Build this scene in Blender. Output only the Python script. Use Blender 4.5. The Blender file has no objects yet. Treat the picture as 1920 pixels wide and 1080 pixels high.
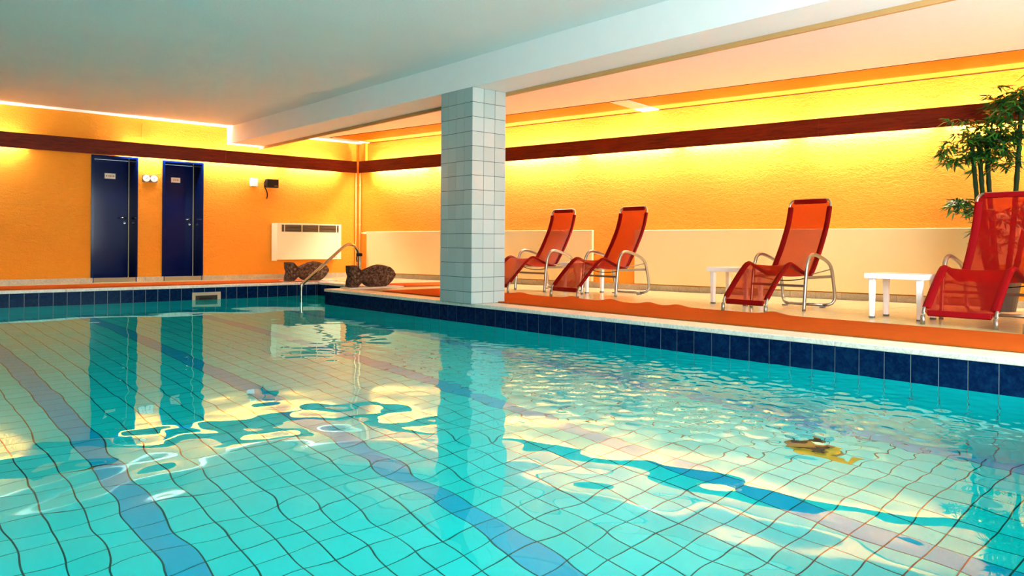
import bpy, bmesh, math, random
import numpy as np
from mathutils import Vector, Matrix

random.seed(7)
rng = np.random.default_rng(11)
scene = bpy.context.scene
col = scene.collection

# ------------------------------------------------------------------ camera
F_PX = 1443.784
YAW = 0.7168
cam_d = bpy.data.cameras.new('camera')
cam = bpy.data.objects.new('camera', cam_d)
col.objects.link(cam)
cam_d.sensor_fit = 'HORIZONTAL'
cam_d.sensor_width = 36.0
cam_d.lens = F_PX / 1920 * 36.0
cam_d.shift_x = 0.0
cam_d.shift_y = -(540 - 457.855) / 1920
cam_d.clip_start = 0.02
CAM_H = 0.63
fwd = Vector((math.sin(YAW), math.cos(YAW), 0))
right = Vector((math.cos(YAW), -math.sin(YAW), 0))
up = Vector((0, 0, 1))
ROLL = 0.007
c_, s_ = math.cos(ROLL), math.sin(ROLL)
r2 = right * c_ + up * s_
u2 = up * c_ - right * s_
cam.matrix_world = Matrix(((r2.x, u2.x, -fwd.x, 0), (r2.y, u2.y, -fwd.y, 0), (r2.z, u2.z, -fwd.z, CAM_H), (0, 0, 0, 1)))
scene.camera = cam

# ------------------------------------------------------------------ world, daylight, exposure
scene.view_settings.view_transform = 'Standard'
scene.view_settings.look = 'None'
scene.view_settings.exposure = 0.66
scene.view_settings.gamma = 1.0
scene.view_settings.use_curve_mapping = False
TUBE_STRENGTH = 265.0
TUBE_COLOR = (1.0, 0.95, 0.88, 1)
world = bpy.data.worlds.new('world')
scene.world = world
world.use_nodes = True
world.node_tree.nodes['Background'].inputs[0].default_value = (0.55, 0.75, 1.0, 1)
world.node_tree.nodes['Background'].inputs[1].default_value = 0.6


def area_light(name, loc, rot, sx, sy, power, color):
    d = bpy.data.lights.new(name, 'AREA')
    d.shape = 'RECTANGLE'
    d.size, d.size_y = sx, sy
    d.energy = power
    d.color = color
    o = bpy.data.objects.new(name, d)
    o.location = loc
    o.rotation_euler = rot
    col.objects.link(o)
    return o


# daylight entering by the glazed end wall behind the camera
area_light('window_daylight', (2.9, -1.62, 1.35), (math.radians(90), 0, 0), 6.8, 1.95, 490.0, (0.86, 0.96, 1.0))
scene.cycles.max_bounces = 10
scene.cycles.diffuse_bounces = 5
scene.cycles.glossy_bounces = 4
scene.cycles.transmission_bounces = 8
scene.cycles.transparent_max_bounces = 8
scene.cycles.sample_clamp_indirect = 40.0
scene.cycles.caustics_reflective = True
scene.cycles.caustics_refractive = True
scene.cycles.use_denoising = True


# ------------------------------------------------------------------ materials
def srgb(r, g, b):
    f = lambda v: (v / 255 / 12.92) if v / 255 <= 0.04045 else ((v / 255 + 0.055) / 1.055) ** 2.4
    return (f(r), f(g), f(b), 1.0)


class Nodes:
    def __init__(self, name):
        self.m = bpy.data.materials.new(name)
        self.m.use_nodes = True
        self.t = self.m.node_tree
        self.t.nodes.clear()
        self.out = self.n('ShaderNodeOutputMaterial')

    def n(self, kind, **kw):
        x = self.t.nodes.new(kind)
        for k, v in kw.items():
            if k.startswith('i_'):
                x.inputs[k[2:].replace('_', ' ')].default_value = v
            else:
                setattr(x, k, v)
        return x

    def l(self, a, b):
        self.t.links.new(a, b)

    def mix(self, fac, a, b, blend='MIX'):
        x = self.n('ShaderNodeMix', data_type='RGBA', blend_type=blend)
        for sock, v in ((0, fac), (6, a), (7, b)):
            if hasattr(v, 'is_output'):
                self.l(v, x.inputs[sock])
            else:
                x.inputs[sock].default_value = v
        return x.outputs[2]

    def coords(self, scale=(1, 1, 1)):
        tc = self.n('ShaderNodeTexCoord')
        mp = self.n('ShaderNodeMapping')
        mp.inputs['Scale'].default_value = scale
        self.l(tc.outputs['Object'], mp.inputs['Vector'])
        return mp.outputs[0]

    def noise(self, scale, detail=4, rough=0.55, vec=None, dist=0.0):
        x = self.n('ShaderNodeTexNoise')
        x.inputs['Scale'].default_value = scale
        x.inputs['Detail'].default_value = detail
        x.inputs['Roughness'].default_value = rough
        x.inputs['Distortion'].default_value = dist
        if vec is not None:
            self.l(vec, x.inputs['Vector'])
        return x.outputs['Fac']

    def ramp(self, fac, stops):
        x = self.n('ShaderNodeValToRGB')
        e = x.color_ramp.elements
        while len(e) < len(stops):
            e.new(0.5)
        for k, (p, c) in zip(e, stops):
            k.position = p
            k.color = c
        self.l(fac, x.inputs[0])
        return x.outputs[0]

    def bump(self, h, strength, dist):
        x = self.n('ShaderNodeBump')
        x.inputs['Strength'].default_value = strength
        x.inputs['Distance'].default_value = dist
        self.l(h, x.inputs['Height'])
        return x.outputs[0]

    def principled(self, color, rough=0.5, metal=0.0, normal=None, spec=0.5, **kw):
        p = self.n('ShaderNodeBsdfPrincipled')
        if hasattr(color, 'is_output'):
            self.l(color, p.inputs['Base Color'])
        else:
            p.inputs['Base Color'].default_value = color
        if hasattr(rough, 'is_output'):
            self.l(rough, p.inputs['Roughness'])
        else:
            p.inputs['Roughness'].default_value = rough
        p.inputs['Metallic'].default_value = metal
        p.inputs['Specular IOR Level'].default_value = spec
        for k, v in kw.items():
            p.inputs[k.replace('_', ' ')].default_value = v
        if normal is not None:
            self.l(normal, p.inputs['Normal'])
        return p

    def done(self, shader):
        self.l(shader.outputs[0], self.out.inputs['Surface'])
        return self.m


def scale_col(c, k):
    return (c[0] * k, c[1] * k, c[2] * k, 1)


def plain(name, color, rough=0.5, metal=0.0, spec=0.5, var=0.08, vscale=6.0):
    N = Nodes(name)
    f = N.noise(vscale, 3, 0.6, N.coords())
    c = N.mix(f, scale_col(color, 1 - var), scale_col(color, 1 + var))
    return N.done(N.principled(c, rough, metal, spec=spec))


M = {}
# rough troweled plaster, saturated orange
N = Nodes('orange_plaster')
v = N.coords((1, 1, 1.9))
h1 = N.noise(12, 7, 0.66, v, 0.7)
h2 = N.noise(46, 4, 0.6, v, 0.3)
mul = N.n('ShaderNodeMath', operation='MULTIPLY_ADD')
N.l(h2, mul.inputs[0]); mul.inputs[1].default_value = 0.45; N.l(h1, mul.inputs[2])
colr = N.mix(N.noise(1.7, 3, 0.5, v), (0.78, 0.266, 0.018, 1), (0.84, 0.310, 0.023, 1))
M['orange'] = N.done(N.principled(colr, 0.62, normal=N.bump(mul.outputs[0], 0.95, 0.024), spec=0.10))
# white ceiling roughcast
N = Nodes('white_ceiling_plaster')
v = N.coords((1, 1, 1))
h = N.noise(38, 5, 0.65, v)
colr = N.mix(N.noise(0.9, 3, 0.5, v), srgb(222, 224, 222), srgb(236, 236, 232))
M['ceil'] = N.done(N.principled(colr, 0.85, normal=N.bump(h, 0.35, 0.006), spec=0.2))
M['white_plaster'] = plain('smooth_white_plaster', srgb(238, 238, 236), 0.7, spec=0.3, var=0.03)
M['grey_plaster'] = plain('grey_green_plaster', srgb(126, 142, 140), 0.7, spec=0.3, var=0.05)
M['tan_wood'] = plain('tan_painted_batten', srgb(196, 150, 92), 0.6, var=0.1)
# dark red brown wood board
N = Nodes('red_brown_wood')
v = N.coords((1.2, 1.2, 16))
g = N.noise(2.6, 6, 0.6, v, 1.2)
colr = N.ramp(g, [(0.25, srgb(62, 16, 2)), (0.5, srgb(92, 27, 4)), (0.8, srgb(110, 38, 8))])
M['wood'] = N.done(N.principled(colr, 0.55, normal=N.bump(g, 0.15, 0.004), spec=0.12))
N = Nodes('orange_stained_panel')
g = N.noise(2.2, 5, 0.6, N.coords((14, 0.8, 1)), 0.8)
colr = N.ramp(g, [(0.3, (0.66, 0.165, 0.006, 1)), (0.7, (0.78, 0.240, 0.008, 1))])
M['orange_panel'] = N.done(N.principled(colr, 0.5, spec=0.2))
# glossy dark blue door paint
N = Nodes('dark_blue_gloss_paint')
colr = N.mix(N.noise(2.5, 3, 0.5, N.coords()), (0.0003, 0.0040, 0.044, 1), (0.0005, 0.0065, 0.060, 1))
M['blue'] = N.done(N.principled(colr, 0.12, spec=0.12))
M['sign'] = plain('cream_sign_plastic', srgb(236, 214, 178), 0.45)
M['sign_print'] = plain('faded_red_print', srgb(196, 112, 70), 0.5)
M['chrome'] = plain('brushed_steel', srgb(205, 205, 205), 0.22, 1.0, var=0.04)
M['alu'] = plain('satin_aluminium_tube', srgb(160, 154, 142), 0.34, 0.9, var=0.05)
M['bronze_steel'] = plain('polished_steel_rail', srgb(190, 176, 150), 0.16, 1.0, var=0.05)
M['cream_metal'] = plain('cream_lacquered_metal', srgb(220, 202, 150), 0.45, var=0.02)
M['white_metal'] = plain('white_lacquered_metal', srgb(238, 218, 180), 0.4, var=0.02)
M['dark'] = plain('dark_joint_and_shade', srgb(30, 24, 16), 0.7)  # shared by dark joints and by shade painted into gaps and recesses
M['grille'] = plain('grille_brown_metal', srgb(110, 92, 60), 0.5)
M['black'] = plain('black_plastic', srgb(16, 12, 11), 0.5, spec=0.2)
M['white_plastic'] = plain('white_garden_plastic', srgb(238, 236, 230), 0.35, var=0.02)
M['rubber'] = plain('grey_rubber', srgb(96, 92, 88), 0.7)
M['brown_wood'] = plain('brown_gauge_board', srgb(120, 76, 36), 0.5, var=0.2, vscale=20)
M['pipe'] = plain('painted_copper_pipe', srgb(236, 178, 96), 0.4)
# pale marble, coping and floor
def stone(name, c0, c1, vein, rough, scale=2.2):
    N = Nodes(name)
    v = N.coords()
    a = N.noise(scale, 6, 0.6, v, 1.4)
    b = N.noise(scale * 2.7, 8, 0.65, v, 2.6)
    base = N.mix(a, c0, c1)
    m = N.ramp(b, [(0.44, (0, 0, 0, 1)), (0.5, (0.5, 0.5, 0.5, 1)), (0.55, (0, 0, 0, 1))])
    info = N.n('ShaderNodeObjectInfo')
    tint = N.mix(info.outputs['Random'], (0.93, 0.93, 0.93, 1), (1, 1, 1, 1))
    return N.done(N.principled(N.mix(1.0, N.mix(m, base, vein), tint, 'MULTIPLY'), rough))
M['floor_tile'] = stone('cream_floor_tile', srgb(192, 176, 122), srgb(206, 192, 142), srgb(182, 164, 110), 0.2)
M['coping'] = stone('pale_marble_coping', srgb(214, 208, 190), srgb(236, 230, 214), srgb(168, 164, 148), 0.35)
M['skirting_stone'] = stone('brownish_skirting_stone', srgb(168, 148, 116), srgb(204, 186, 150), srgb(140, 118, 88), 0.4, 5)
M['joint'] = plain('pale_grout', srgb(150, 136, 108), 0.8)
# pool ceramics
def ceramic(name, c0, c1, rough=0.12, spot=None, spec=0.5):
    N = Nodes(name)
    info = N.n('ShaderNodeObjectInfo')
    geo = N.n('ShaderNodeNewGeometry')
    add = N.n('ShaderNodeMath', operation='ADD')
    N.l(info.outputs['Random'], add.inputs[0]); N.l(geo.outputs['Random Per Island'], add.inputs[1])
    fr = N.n('ShaderNodeMath', operation='FRACT'); N.l(add.outputs[0], fr.inputs[0])
    c = N.mix(fr.outputs[0], c0, c1)
    if spot:
        c = N.mix(N.ramp(N.noise(26, 5, 0.7, N.coords()), [(0.42, (0, 0, 0, 1)), (0.7, (0.8, 0.8, 0.8, 1))]), c, spot)
    return N.done(N.principled(c, rough, spec=spec))
M['pool_tile'] = ceramic('turquoise_pool_tile', (0.006, 0.80, 0.78, 1), (0.015, 0.88, 0.88, 1))
M['lane_tile'] = ceramic('blue_lane_tile', (0.001, 0.49, 0.74, 1), (0.002, 0.53, 0.80, 1))
M['edge_tile'] = ceramic('navy_edge_tile', (0.0008, 0.007, 0.034, 1), (0.001, 0.010, 0.044, 1), 0.15, (0.004, 0.030, 0.085, 1), 0.03)
M['pool_grout'] = plain('dark_green_grout', (0.004, 0.085, 0.075, 1), 0.8)
M['edge_grout'] = plain('grey_grout', srgb(160, 166, 164), 0.8)
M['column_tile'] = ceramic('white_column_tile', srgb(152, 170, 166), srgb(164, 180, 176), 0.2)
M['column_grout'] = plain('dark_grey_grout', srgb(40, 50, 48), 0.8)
M['skim'] = plain('tan_skimmer_plastic', srgb(172, 156, 126), 0.5)
M['drain_rim'] = plain('ochre_drain_rim', srgb(214, 150, 24), 0.5)
M['drain_grate'] = plain('dark_green_drain', srgb(10, 62, 44), 0.5)
# ribbed orange mat
N = Nodes('orange_ribbed_mat')
v = N.coords()
w = N.n('ShaderNodeTexWave', wave_type='BANDS', bands_direction='X')
w.inputs['Scale'].default_value = 16
N.l(v, w.inputs['Vector'])
colr = N.mix(N.noise(5, 4, 0.6, v), srgb(158, 70, 16), srgb(174, 82, 24))
M['mat'] = N.done(N.principled(colr, 0.95, normal=N.bump(w.outputs['Fac'], 0.5, 0.006), spec=0.04))
# crusty stone of the fish
N = Nodes('crusty_brown_stone')
v = N.coords()
a = N.noise(30, 8, 0.8, v, 0.0)
b = N.noise(9, 6, 0.75, v, 0.0)
c = N.ramp(a, [(0.38, srgb(26, 16, 12)), (0.48, srgb(72, 52, 42)), (0.57, srgb(116, 96, 80)), (0.70, srgb(186, 166, 142))])
colr = N.mix(N.ramp(b, [(0.46, (0, 0, 0, 1)), (0.64, (0.8, 0.8, 0.8, 1))]), c, srgb(70, 46, 36))
M['fish'] = N.done(N.principled(colr, 0.9, normal=N.bump(a, 0.9, 0.03), spec=0.2))


def mesh_fabric(name, c, see):
    N = Nodes(name)
    t = N.n('ShaderNodeBsdfTransparent'); t.inputs[0].default_value = (1.0, 0.42, 0.30, 1)
    d = N.n('ShaderNodeBsdfPrincipled')
    d.inputs['Roughness'].default_value = 0.55
    d.inputs['Specular IOR Level'].default_value = 0.12
    cc = N.mix(N.noise(60, 2, 0.5, N.coords()), scale_col(c, 0.9), scale_col(c, 1.1))
    N.l(cc, d.inputs['Base Color'])
    tr = N.n('ShaderNodeBsdfTranslucent'); N.l(cc, tr.inputs[0])
    m1 = N.n('ShaderNodeMixShader'); m1.inputs[0].default_value = 0.35
    N.l(d.outputs[0], m1.inputs[1]); N.l(tr.outputs[0], m1.inputs[2])
    m2 = N.n('ShaderNodeMixShader'); m2.inputs[0].default_value = see
    N.l(m1.outputs[0], m2.inputs[1]); N.l(t.outputs[0], m2.inputs[2])
    return N.done(m2)


M['sling'] = mesh_fabric('red_mesh_fabric', srgb(152, 20, 3), 0.34)
M['hem'] = mesh_fabric('red_mesh_hem', srgb(136, 6, 4), 0.05)
M['sling_cool_lit'] = mesh_fabric('red_mesh_fabric_cool_lit', srgb(158, 6, 10), 0.30)  # copy of the red sling with weaker warm light put into its colour
M['hem_cool_lit'] = mesh_fabric('red_mesh_hem_cool_lit', srgb(160, 10, 20), 0.05)  # hem copy, its colour likewise shifted for weaker warm light
# leaves and canes
N = Nodes('bamboo_leaf')
info = N.n('ShaderNodeObjectInfo')
geo = N.n('ShaderNodeNewGeometry')
add = N.n('ShaderNodeMath', operation='ADD')
N.l(info.outputs['Random'], add.inputs[0]); N.l(geo.outputs['Random Per Island'], add.inputs[1])
fr = N.n('ShaderNodeMath', operation='FRACT'); N.l(add.outputs[0], fr.inputs[0])
cc = N.ramp(fr.outputs[0], [(0.0, srgb(6, 34, 10)), (0.45, srgb(14, 74, 22)), (0.8, srgb(36, 116, 34)), (1.0, srgb(84, 150, 48))])
M['leaf'] = N.done(N.principled(cc, 0.45))
M['cane'] = plain('green_bamboo_cane', srgb(24, 44, 16), 0.7, var=0.25, spec=0.15)
M['pot'] = plain('dark_planter', srgb(60, 44, 36), 0.5)
# water: clear, faintly green glass-like surface
N = Nodes('pool_water')
g = N.n('ShaderNodeBsdfGlass')
g.inputs['Color'].default_value = (0.62, 0.985, 0.985, 1)
g.inputs['Roughness'].default_value = 0.0
g.inputs['IOR'].default_value = 1.333
M['water'] = N.done(g)
N = Nodes('fluorescent_glow')
e = N.n('ShaderNodeEmission')
e.inputs[0].default_value = TUBE_COLOR
e.inputs[1].default_value = TUBE_STRENGTH
M['tube'] = N.done(e)
N = Nodes('weaker_fluorescent_glow')
e = N.n('ShaderNodeEmission')
e.inputs[0].default_value = TUBE_COLOR
e.inputs[1].default_value = TUBE_STRENGTH * 0.62  # back wall tubes emit less than those on the right wall
M['tube_dim'] = N.done(e)


# ------------------------------------------------------------------ mesh helpers
class MB:
    def __init__(self):
        self.v, self.f = [], []

    def add(self, vs, fs):
        o = len(self.v)
        self.v += [tuple(p) for p in vs]
        self.f += [tuple(i + o for i in q) for q in fs]
        return self

    def box(self, x0, x1, y0, y1, z0, z1, skip=''):
        vs = [(x0, y0, z0), (x1, y0, z0), (x1, y1, z0), (x0, y1, z0), (x0, y0, z1), (x1, y0, z1), (x1, y1, z1), (x0, y1, z1)]
        fs = {'b': (0, 3, 2, 1), 't': (4, 5, 6, 7), 'f': (0, 1, 5, 4), 'k': (2, 3, 7, 6), 'l': (3, 0, 4, 7), 'r': (1, 2, 6, 5)}
        return self.add(vs, [q for k, q in fs.items() if k not in skip])

    def obox(self, c, ax, ay, az, hx, hy, hz):
        """box with axes ax, ay, az (unit vectors) and half sizes"""
        c, ax, ay, az = Vector(c), Vector(ax), Vector(ay), Vector(az)
        vs = [c + ax * (sx * hx) + ay * (sy * hy) + az * (sz * hz) for sz in (-1, 1) for sx, sy in ((-1, -1), (1, -1), (1, 1), (-1, 1))]
        return self.add(vs, [(0, 3, 2, 1), (4, 5, 6, 7), (0, 1, 5, 4), (2, 3, 7, 6), (3, 0, 4, 7), (1, 2, 6, 5)])

    def prism(self, pts, z0, z1):
        n = len(pts)
        self.add([(x, y, z0) for x, y in pts] + [(x, y, z1) for x, y in pts],
                 [tuple(range(n - 1, -1, -1)), tuple(range(n, 2 * n))] + [(i, (i + 1) % n, n + (i + 1) % n, n + i) for i in range(n)])
        return self

    def tube(self, pts, r, n=10, closed=False, flat=1.0, side=None, caps=True):
        pts = [Vector(p) for p in pts]
        m = len(pts)
        rings = []
        prev = None
        for i, p in enumerate(pts):
            a = pts[(i - 1) % m] if (i > 0 or closed) else p
            b = pts[(i + 1) % m] if (i < m - 1 or closed) else p
            t = (b - a).normalized()
            if side is not None:
                u = Vector(side) - t * t.dot(Vector(side))
                if u.length < 1e-3:
                    u = prev.copy()
            elif prev is None:
                u = t.orthogonal()
            else:
                u = prev - t * t.dot(prev)
            u.normalize()
            prev = u
            w = t.cross(u)
            rr = r[i] if isinstance(r, (list, tuple)) else r
            rings.append([p + u * (rr * math.cos(2 * math.pi * k / n)) + w * (rr * flat * math.sin(2 * math.pi * k / n)) for k in range(n)])
        vs = [q for ring in rings for q in ring]
        fs = []
        for i in range(m if closed else m - 1):
            j = (i + 1) % m
            for k in range(n):
                fs.append((i * n + k, i * n + (k + 1) % n, j * n + (k + 1) % n, j * n + k))
        if caps and not closed:
            fs += [tuple(range(n - 1, -1, -1)), tuple((m - 1) * n + k for k in range(n))]
        return self.add(vs, fs)

    def lathe(self, prof, c=(0, 0, 0), n=24, axis='z'):
        vs, fs = [], []
        for r, z in prof:
            for k in range(n):
                a = 2 * math.pi * k / n
                p = (r * math.cos(a), r * math.sin(a), z)
                if axis == 'y':
                    p = (p[0], -p[2], p[1])
                vs.append((p[0] + c[0], p[1] + c[1], p[2] + c[2]))
        m = len(prof)
        for i in range(m - 1):
            for k in range(n):
                fs.append((i * n + k, i * n + (k + 1) % n, (i + 1) * n + (k + 1) % n, (i + 1) * n + k))
        fs += [tuple(range(n - 1, -1, -1)), tuple((m - 1) * n + k for k in range(n))]
        return self.add(vs, fs)

    def grid(self, rows):
        """rows of points, equal length"""
        n = len(rows[0])
        vs = [p for r in rows for p in r]
        fs = [(i * n + k, i * n + k + 1, (i + 1) * n + k + 1, (i + 1) * n + k) for i in range(len(rows) - 1) for k in range(n - 1)]
        return self.add(vs, fs)

    def mesh(self, name, mat, smooth=False):
        me = bpy.data.meshes.new(name)
        me.from_pydata(self.v, [], self.f)
        me.materials.append(mat)
        if smooth:
            me.polygons.foreach_set('use_smooth', [True] * len(me.polygons))
        me.update()
        return me

    def build(self, name, mat, parent=None, smooth=False, bevel=0.0, kind=None, segs=2, autosmooth=None):
        me = self.mesh(name, mat, smooth)
        if bevel or autosmooth:
            bm = bmesh.new(); bm.from_mesh(me)
            bmesh.ops.recalc_face_normals(bm, faces=bm.faces)
            if bevel:
                es = [e for e in bm.edges if len(e.link_faces) == 2 and e.calc_face_angle(0) > 0.6]
                bmesh.ops.bevel(bm, geom=es, offset=bevel, segments=segs, profile=0.5, affect='EDGES')
            bm.to_mesh(me); bm.free()
        o = bpy.data.objects.new(name, me)
        col.objects.link(o)
        if parent is not None:
            o.parent = parent
        if kind:
            o['kind'] = kind
        return o


def use_mesh(name, me, parent, loc, rot=None, scale=None):
    o = bpy.data.objects.new(name, me)
    col.objects.link(o)
    o.parent = parent
    o.location = loc
    if rot is not None:
        o.rotation_euler = rot
    if scale is not None:
        o.scale = scale
    return o


def tag(o, label=None, cat=None, group=None, kind=None):
    if label: o['label'] = label
    if cat: o['category'] = cat
    if group: o['group'] = group
    if kind: o['kind'] = kind
    return o


def empty(name, loc, rz=0.0, **kw):
    o = bpy.data.objects.new(name, None)
    o.empty_display_size = 0.1
    col.objects.link(o)
    o.location = loc
    o.rotation_euler = (0, 0, rz)
    return tag(o, **kw)


def structure(o, label=None):
    return tag(o, label=label, kind='structure')


def copy_tree(o, parent=None):
    c = o.copy()
    col.objects.link(c)
    if parent is not None:
        c.parent = parent
    for ch in list(o.children):
        copy_tree(ch, c)
    return c


def smooth_path(pts, n=6):
    """Catmull-Rom through points"""
    P = [Vector(p) for p in pts]
    out = []
    for i in range(len(P) - 1):
        p0, p1, p2, p3 = P[max(i - 1, 0)], P[i], P[i + 1], P[min(i + 2, len(P) - 1)]
        for k in range(n):
            t = k / n
            out.append(0.5 * ((2 * p1) + (p2 - p0) * t + (2 * p0 - 5 * p1 + 4 * p2 - p3) * t * t + (3 * p1 - p0 - 3 * p2 + p3) * t ** 3))
    out.append(P[-1])
    return out


def clip_half(poly, a, b, c):
    """keep a*x+b*y<=c"""
    out = []
    for i in range(len(poly)):
        p, q = poly[i], poly[(i + 1) % len(poly)]
        dp, dq = a * p[0] + b * p[1] - c, a * q[0] + b * q[1] - c
        if dp <= 0: out.append(p)
        if dp * dq < 0:
            t = dp / (dp - dq)
            out.append((p[0] + (q[0] - p[0]) * t, p[1] + (q[1] - p[1]) * t))
    return out


# ------------------------------------------------------------------ room dimensions (metres)
YB = 12.893                      # back wall
WA, WB = -0.1835, 9.747          # right wall: x = WB + WA*y
XE, YE = 5.014, 11.42            # pool right edge and back edge
ZW = -0.212                      # water level
PX0, PY0 = -1.0, 0.42            # pool left and near edge
AX, AY = 5.80, 9.66              # stair alcove: x to AX, y from AY to YE
ZF = -1.72                       # pool floor
XL, YF = -3.6, -1.6              # left wall and glazed front wall
ZC, ZC2 = 2.586, 2.50            # ceiling over the pool, ceiling over the deck
BX0, BX1, BZ = 4.97, 5.427, 2.274
CY0, CY1 = 6.345, 6.905
wx = lambda y: WB + WA * y
wt = Vector((WA, 1, 0)).normalized()       # along the right wall, towards the back
wn = Vector((-1, WA, 0)).normalized()      # out of the right wall into the room
WANG = math.atan2(wt.y, wt.x) - math.pi / 2


def on_wall(y, off, z):
    """point off the right wall by `off`, at wall coordinate y"""
    p = Vector((wx(y), y, z)) + wn * off
    return p


# ------------------------------------------------------------------ walls
D1 = (2.858, 3.475, 1.925)
D2 = (3.875, 4.478, 1.915)
b = MB()
TH = 0.5
xs = [XL, D1[0], D1[1], D2[0], D2[1], wx(YB) + 0.6]
b.box(xs[0], xs[1], YB, YB + TH, -0.3, 3.0)
b.box(xs[1], xs[2], YB, YB + TH, D1[2], 3.0)
b.box(xs[2], xs[3], YB, YB + TH, -0.3, 3.0)
b.box(xs[3], xs[4], YB, YB + TH, D2[2], 3.0)
b.box(xs[4], xs[5], YB, YB + TH, -0.3, 3.0)
structure(b.build('wall_back', M['orange']), 'rough orange plaster wall with the two blue doors')
b = MB()
p0, p1 = on_wall(YB + 0.4, 0, 0), on_wall(YF - 0.6, 0, 0)
q0, q1 = on_wall(YB + 0.4, -0.3, 0), on_wall(YF - 0.6, -0.3, 0)
b.prism([(p0.x, p0.y), (p1.x, p1.y), (q1.x, q1.y), (q0.x, q0.y)][::-1], -0.3, 3.0)
structure(b.build('wall_right', M['orange']), 'rough orange plaster wall behind the red loungers')
structure(MB().box(XL - 0.2, XL, YF - 0.2, YB + 0.3, -0.3, 3.0).build('wall_left', M['grey_plaster']))
# front wall with its glazed opening (daylight comes in here)
b = MB()
b.box(XL, -0.5, YF - 0.25, YF, -0.3, 3.0)
b.box(-0.5, 6.3, YF - 0.25, YF, -0.3, 0.35)
b.box(-0.5, 6.3, YF - 0.25, YF, 2.35, 3.0)
b.box(6.3, 10.6, YF - 0.25, YF, -0.3, 3.0)
structure(b.build('wall_front', M['white_plaster']))
wf = MB()
for x in (-0.5, 1.2, 2.9, 4.6, 6.25):
    wf.box(x, x + 0.05, YF - 0.16, YF - 0.1, 0.35, 2.35)
wf.box(-0.5, 6.3, YF - 0.16, YF - 0.1, 0.35, 0.40); wf.box(-0.5, 6.3, YF - 0.16, YF - 0.1, 2.30, 2.35)
structure(wf.build('window_1', M['white_metal']))

# ------------------------------------------------------------------ ceilings and beam
ZCB = 2.552                     # the ceiling dips a little towards the back wall
b = MB()
b.add([(XL, YF, ZC), (BX0 + 0.05, YF, ZC), (BX0 + 0.05, 5.0, ZC), (BX0 + 0.05, YB, ZCB), (XL, YB, ZCB), (XL, 5.0, ZC),
       (XL, YF, 2.8), (BX0 + 0.05, YF, 2.8), (BX0 + 0.05, 5.0, 2.8), (BX0 + 0.05, YB, 2.8), (XL, YB, 2.8), (XL, 5.0, 2.8)],
      [(0, 5, 2, 1), (5, 4, 3, 2), (6, 7, 8, 11), (11, 8, 9, 10), (0, 1, 7, 6), (1, 2, 8, 7), (2, 3, 9, 8), (3, 4, 10, 9), (4, 5, 11, 10), (5, 0, 6, 11)])
structure(b.build('ceiling', M['ceil']), 'high white ceiling over the pool')
SLOT = 0.92
SLOT_Y1 = 12.60                 # slot ends short of the back wall
b = MB()
def wall_strip(y0, y1, off0, off1):
    a_, b_, c2, d2 = on_wall(y0, off0, 0), on_wall(y1, off0, 0), on_wall(y1, off1, 0), on_wall(y0, off1, 0)
    return [(a_.x, a_.y), (b_.x, b_.y), (c2.x, c2.y), (d2.x, d2.y)]
# panel from beam to the slot
e0, e1 = on_wall(YB + 0.3, SLOT, 0), on_wall(YF - 0.1, SLOT, 0)
b.prism([(BX1, YF), (e1.x, e1.y), (e0.x, YB), (BX1, YB)], ZC2, ZC2 + 0.02)
structure(b.build('ceiling_right', M['white_plaster']), 'lower white ceiling over the lounger deck')
b = MB()
for y0, y1 in ((6.70, 6.95), (SLOT_Y1, YB + 0.25)):
    b.prism(wall_strip(y0, y1, 0.0, SLOT)[::-1], ZC2, ZC2 + 0.02)
structure(b.build('ceiling_bridge', M['white_plaster']), 'white strips between the orange ceiling panels')
b = MB()
b.prism(wall_strip(YF - 0.1, YB + 0.3, -0.02, SLOT + 0.3)[::-1], ZC2 + 0.012, ZC2 + 0.2)
structure(b.build('ceiling_slot', M['orange_panel']), 'orange ceiling panels along the right wall')
b = MB()
b.prism(wall_strip(YF - 0.1, SLOT_Y1, -0.005, 0.005)[::-1], ZC2 - 0.005, ZC2 + 0.004)
structure(b.build('trim_1', M['dark']), 'thin dark joint along the top of the right wall')
b = MB()
b.prism(wall_strip(YF - 0.1, SLOT_Y1, SLOT - 0.004, SLOT + 0.006)[::-1], ZC2 - 0.004, ZC2 + 0.012)  # solid dark strip stands in for the shadow in the panel gap
structure(b.build('trim_5', M['dark']), 'thin dark strip painted as the shadow gap of the white ceiling panel')
structure(MB().prism([(BX0, YF), (BX1, YF), (BX1, YB), (BX0 - 0.10, YB), (BX0, CY1)], BZ, ZC + 0.2).build('beam', M['white_plaster'], bevel=0.004), 'white ceiling beam resting on the tiled column')
structure(MB().box(BX1, BX1 + 0.03, YF, YB, BZ - 0.038, ZC2).build('trim_2', M['tan_wood']), 'tan batten along the beam')
# shallow orange pilaster in the corner above the wooden board
structure(MB().obox(on_wall(12.70, 0.03, 2.31), wt, wn, up, 0.05, 0.03, 0.19).build('trim_3', M['orange']))
structure(MB().box(3.54, 3.59, YB - 0.02, YB, 2.1, 2.47).build('trim_4', M['orange']))

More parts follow.
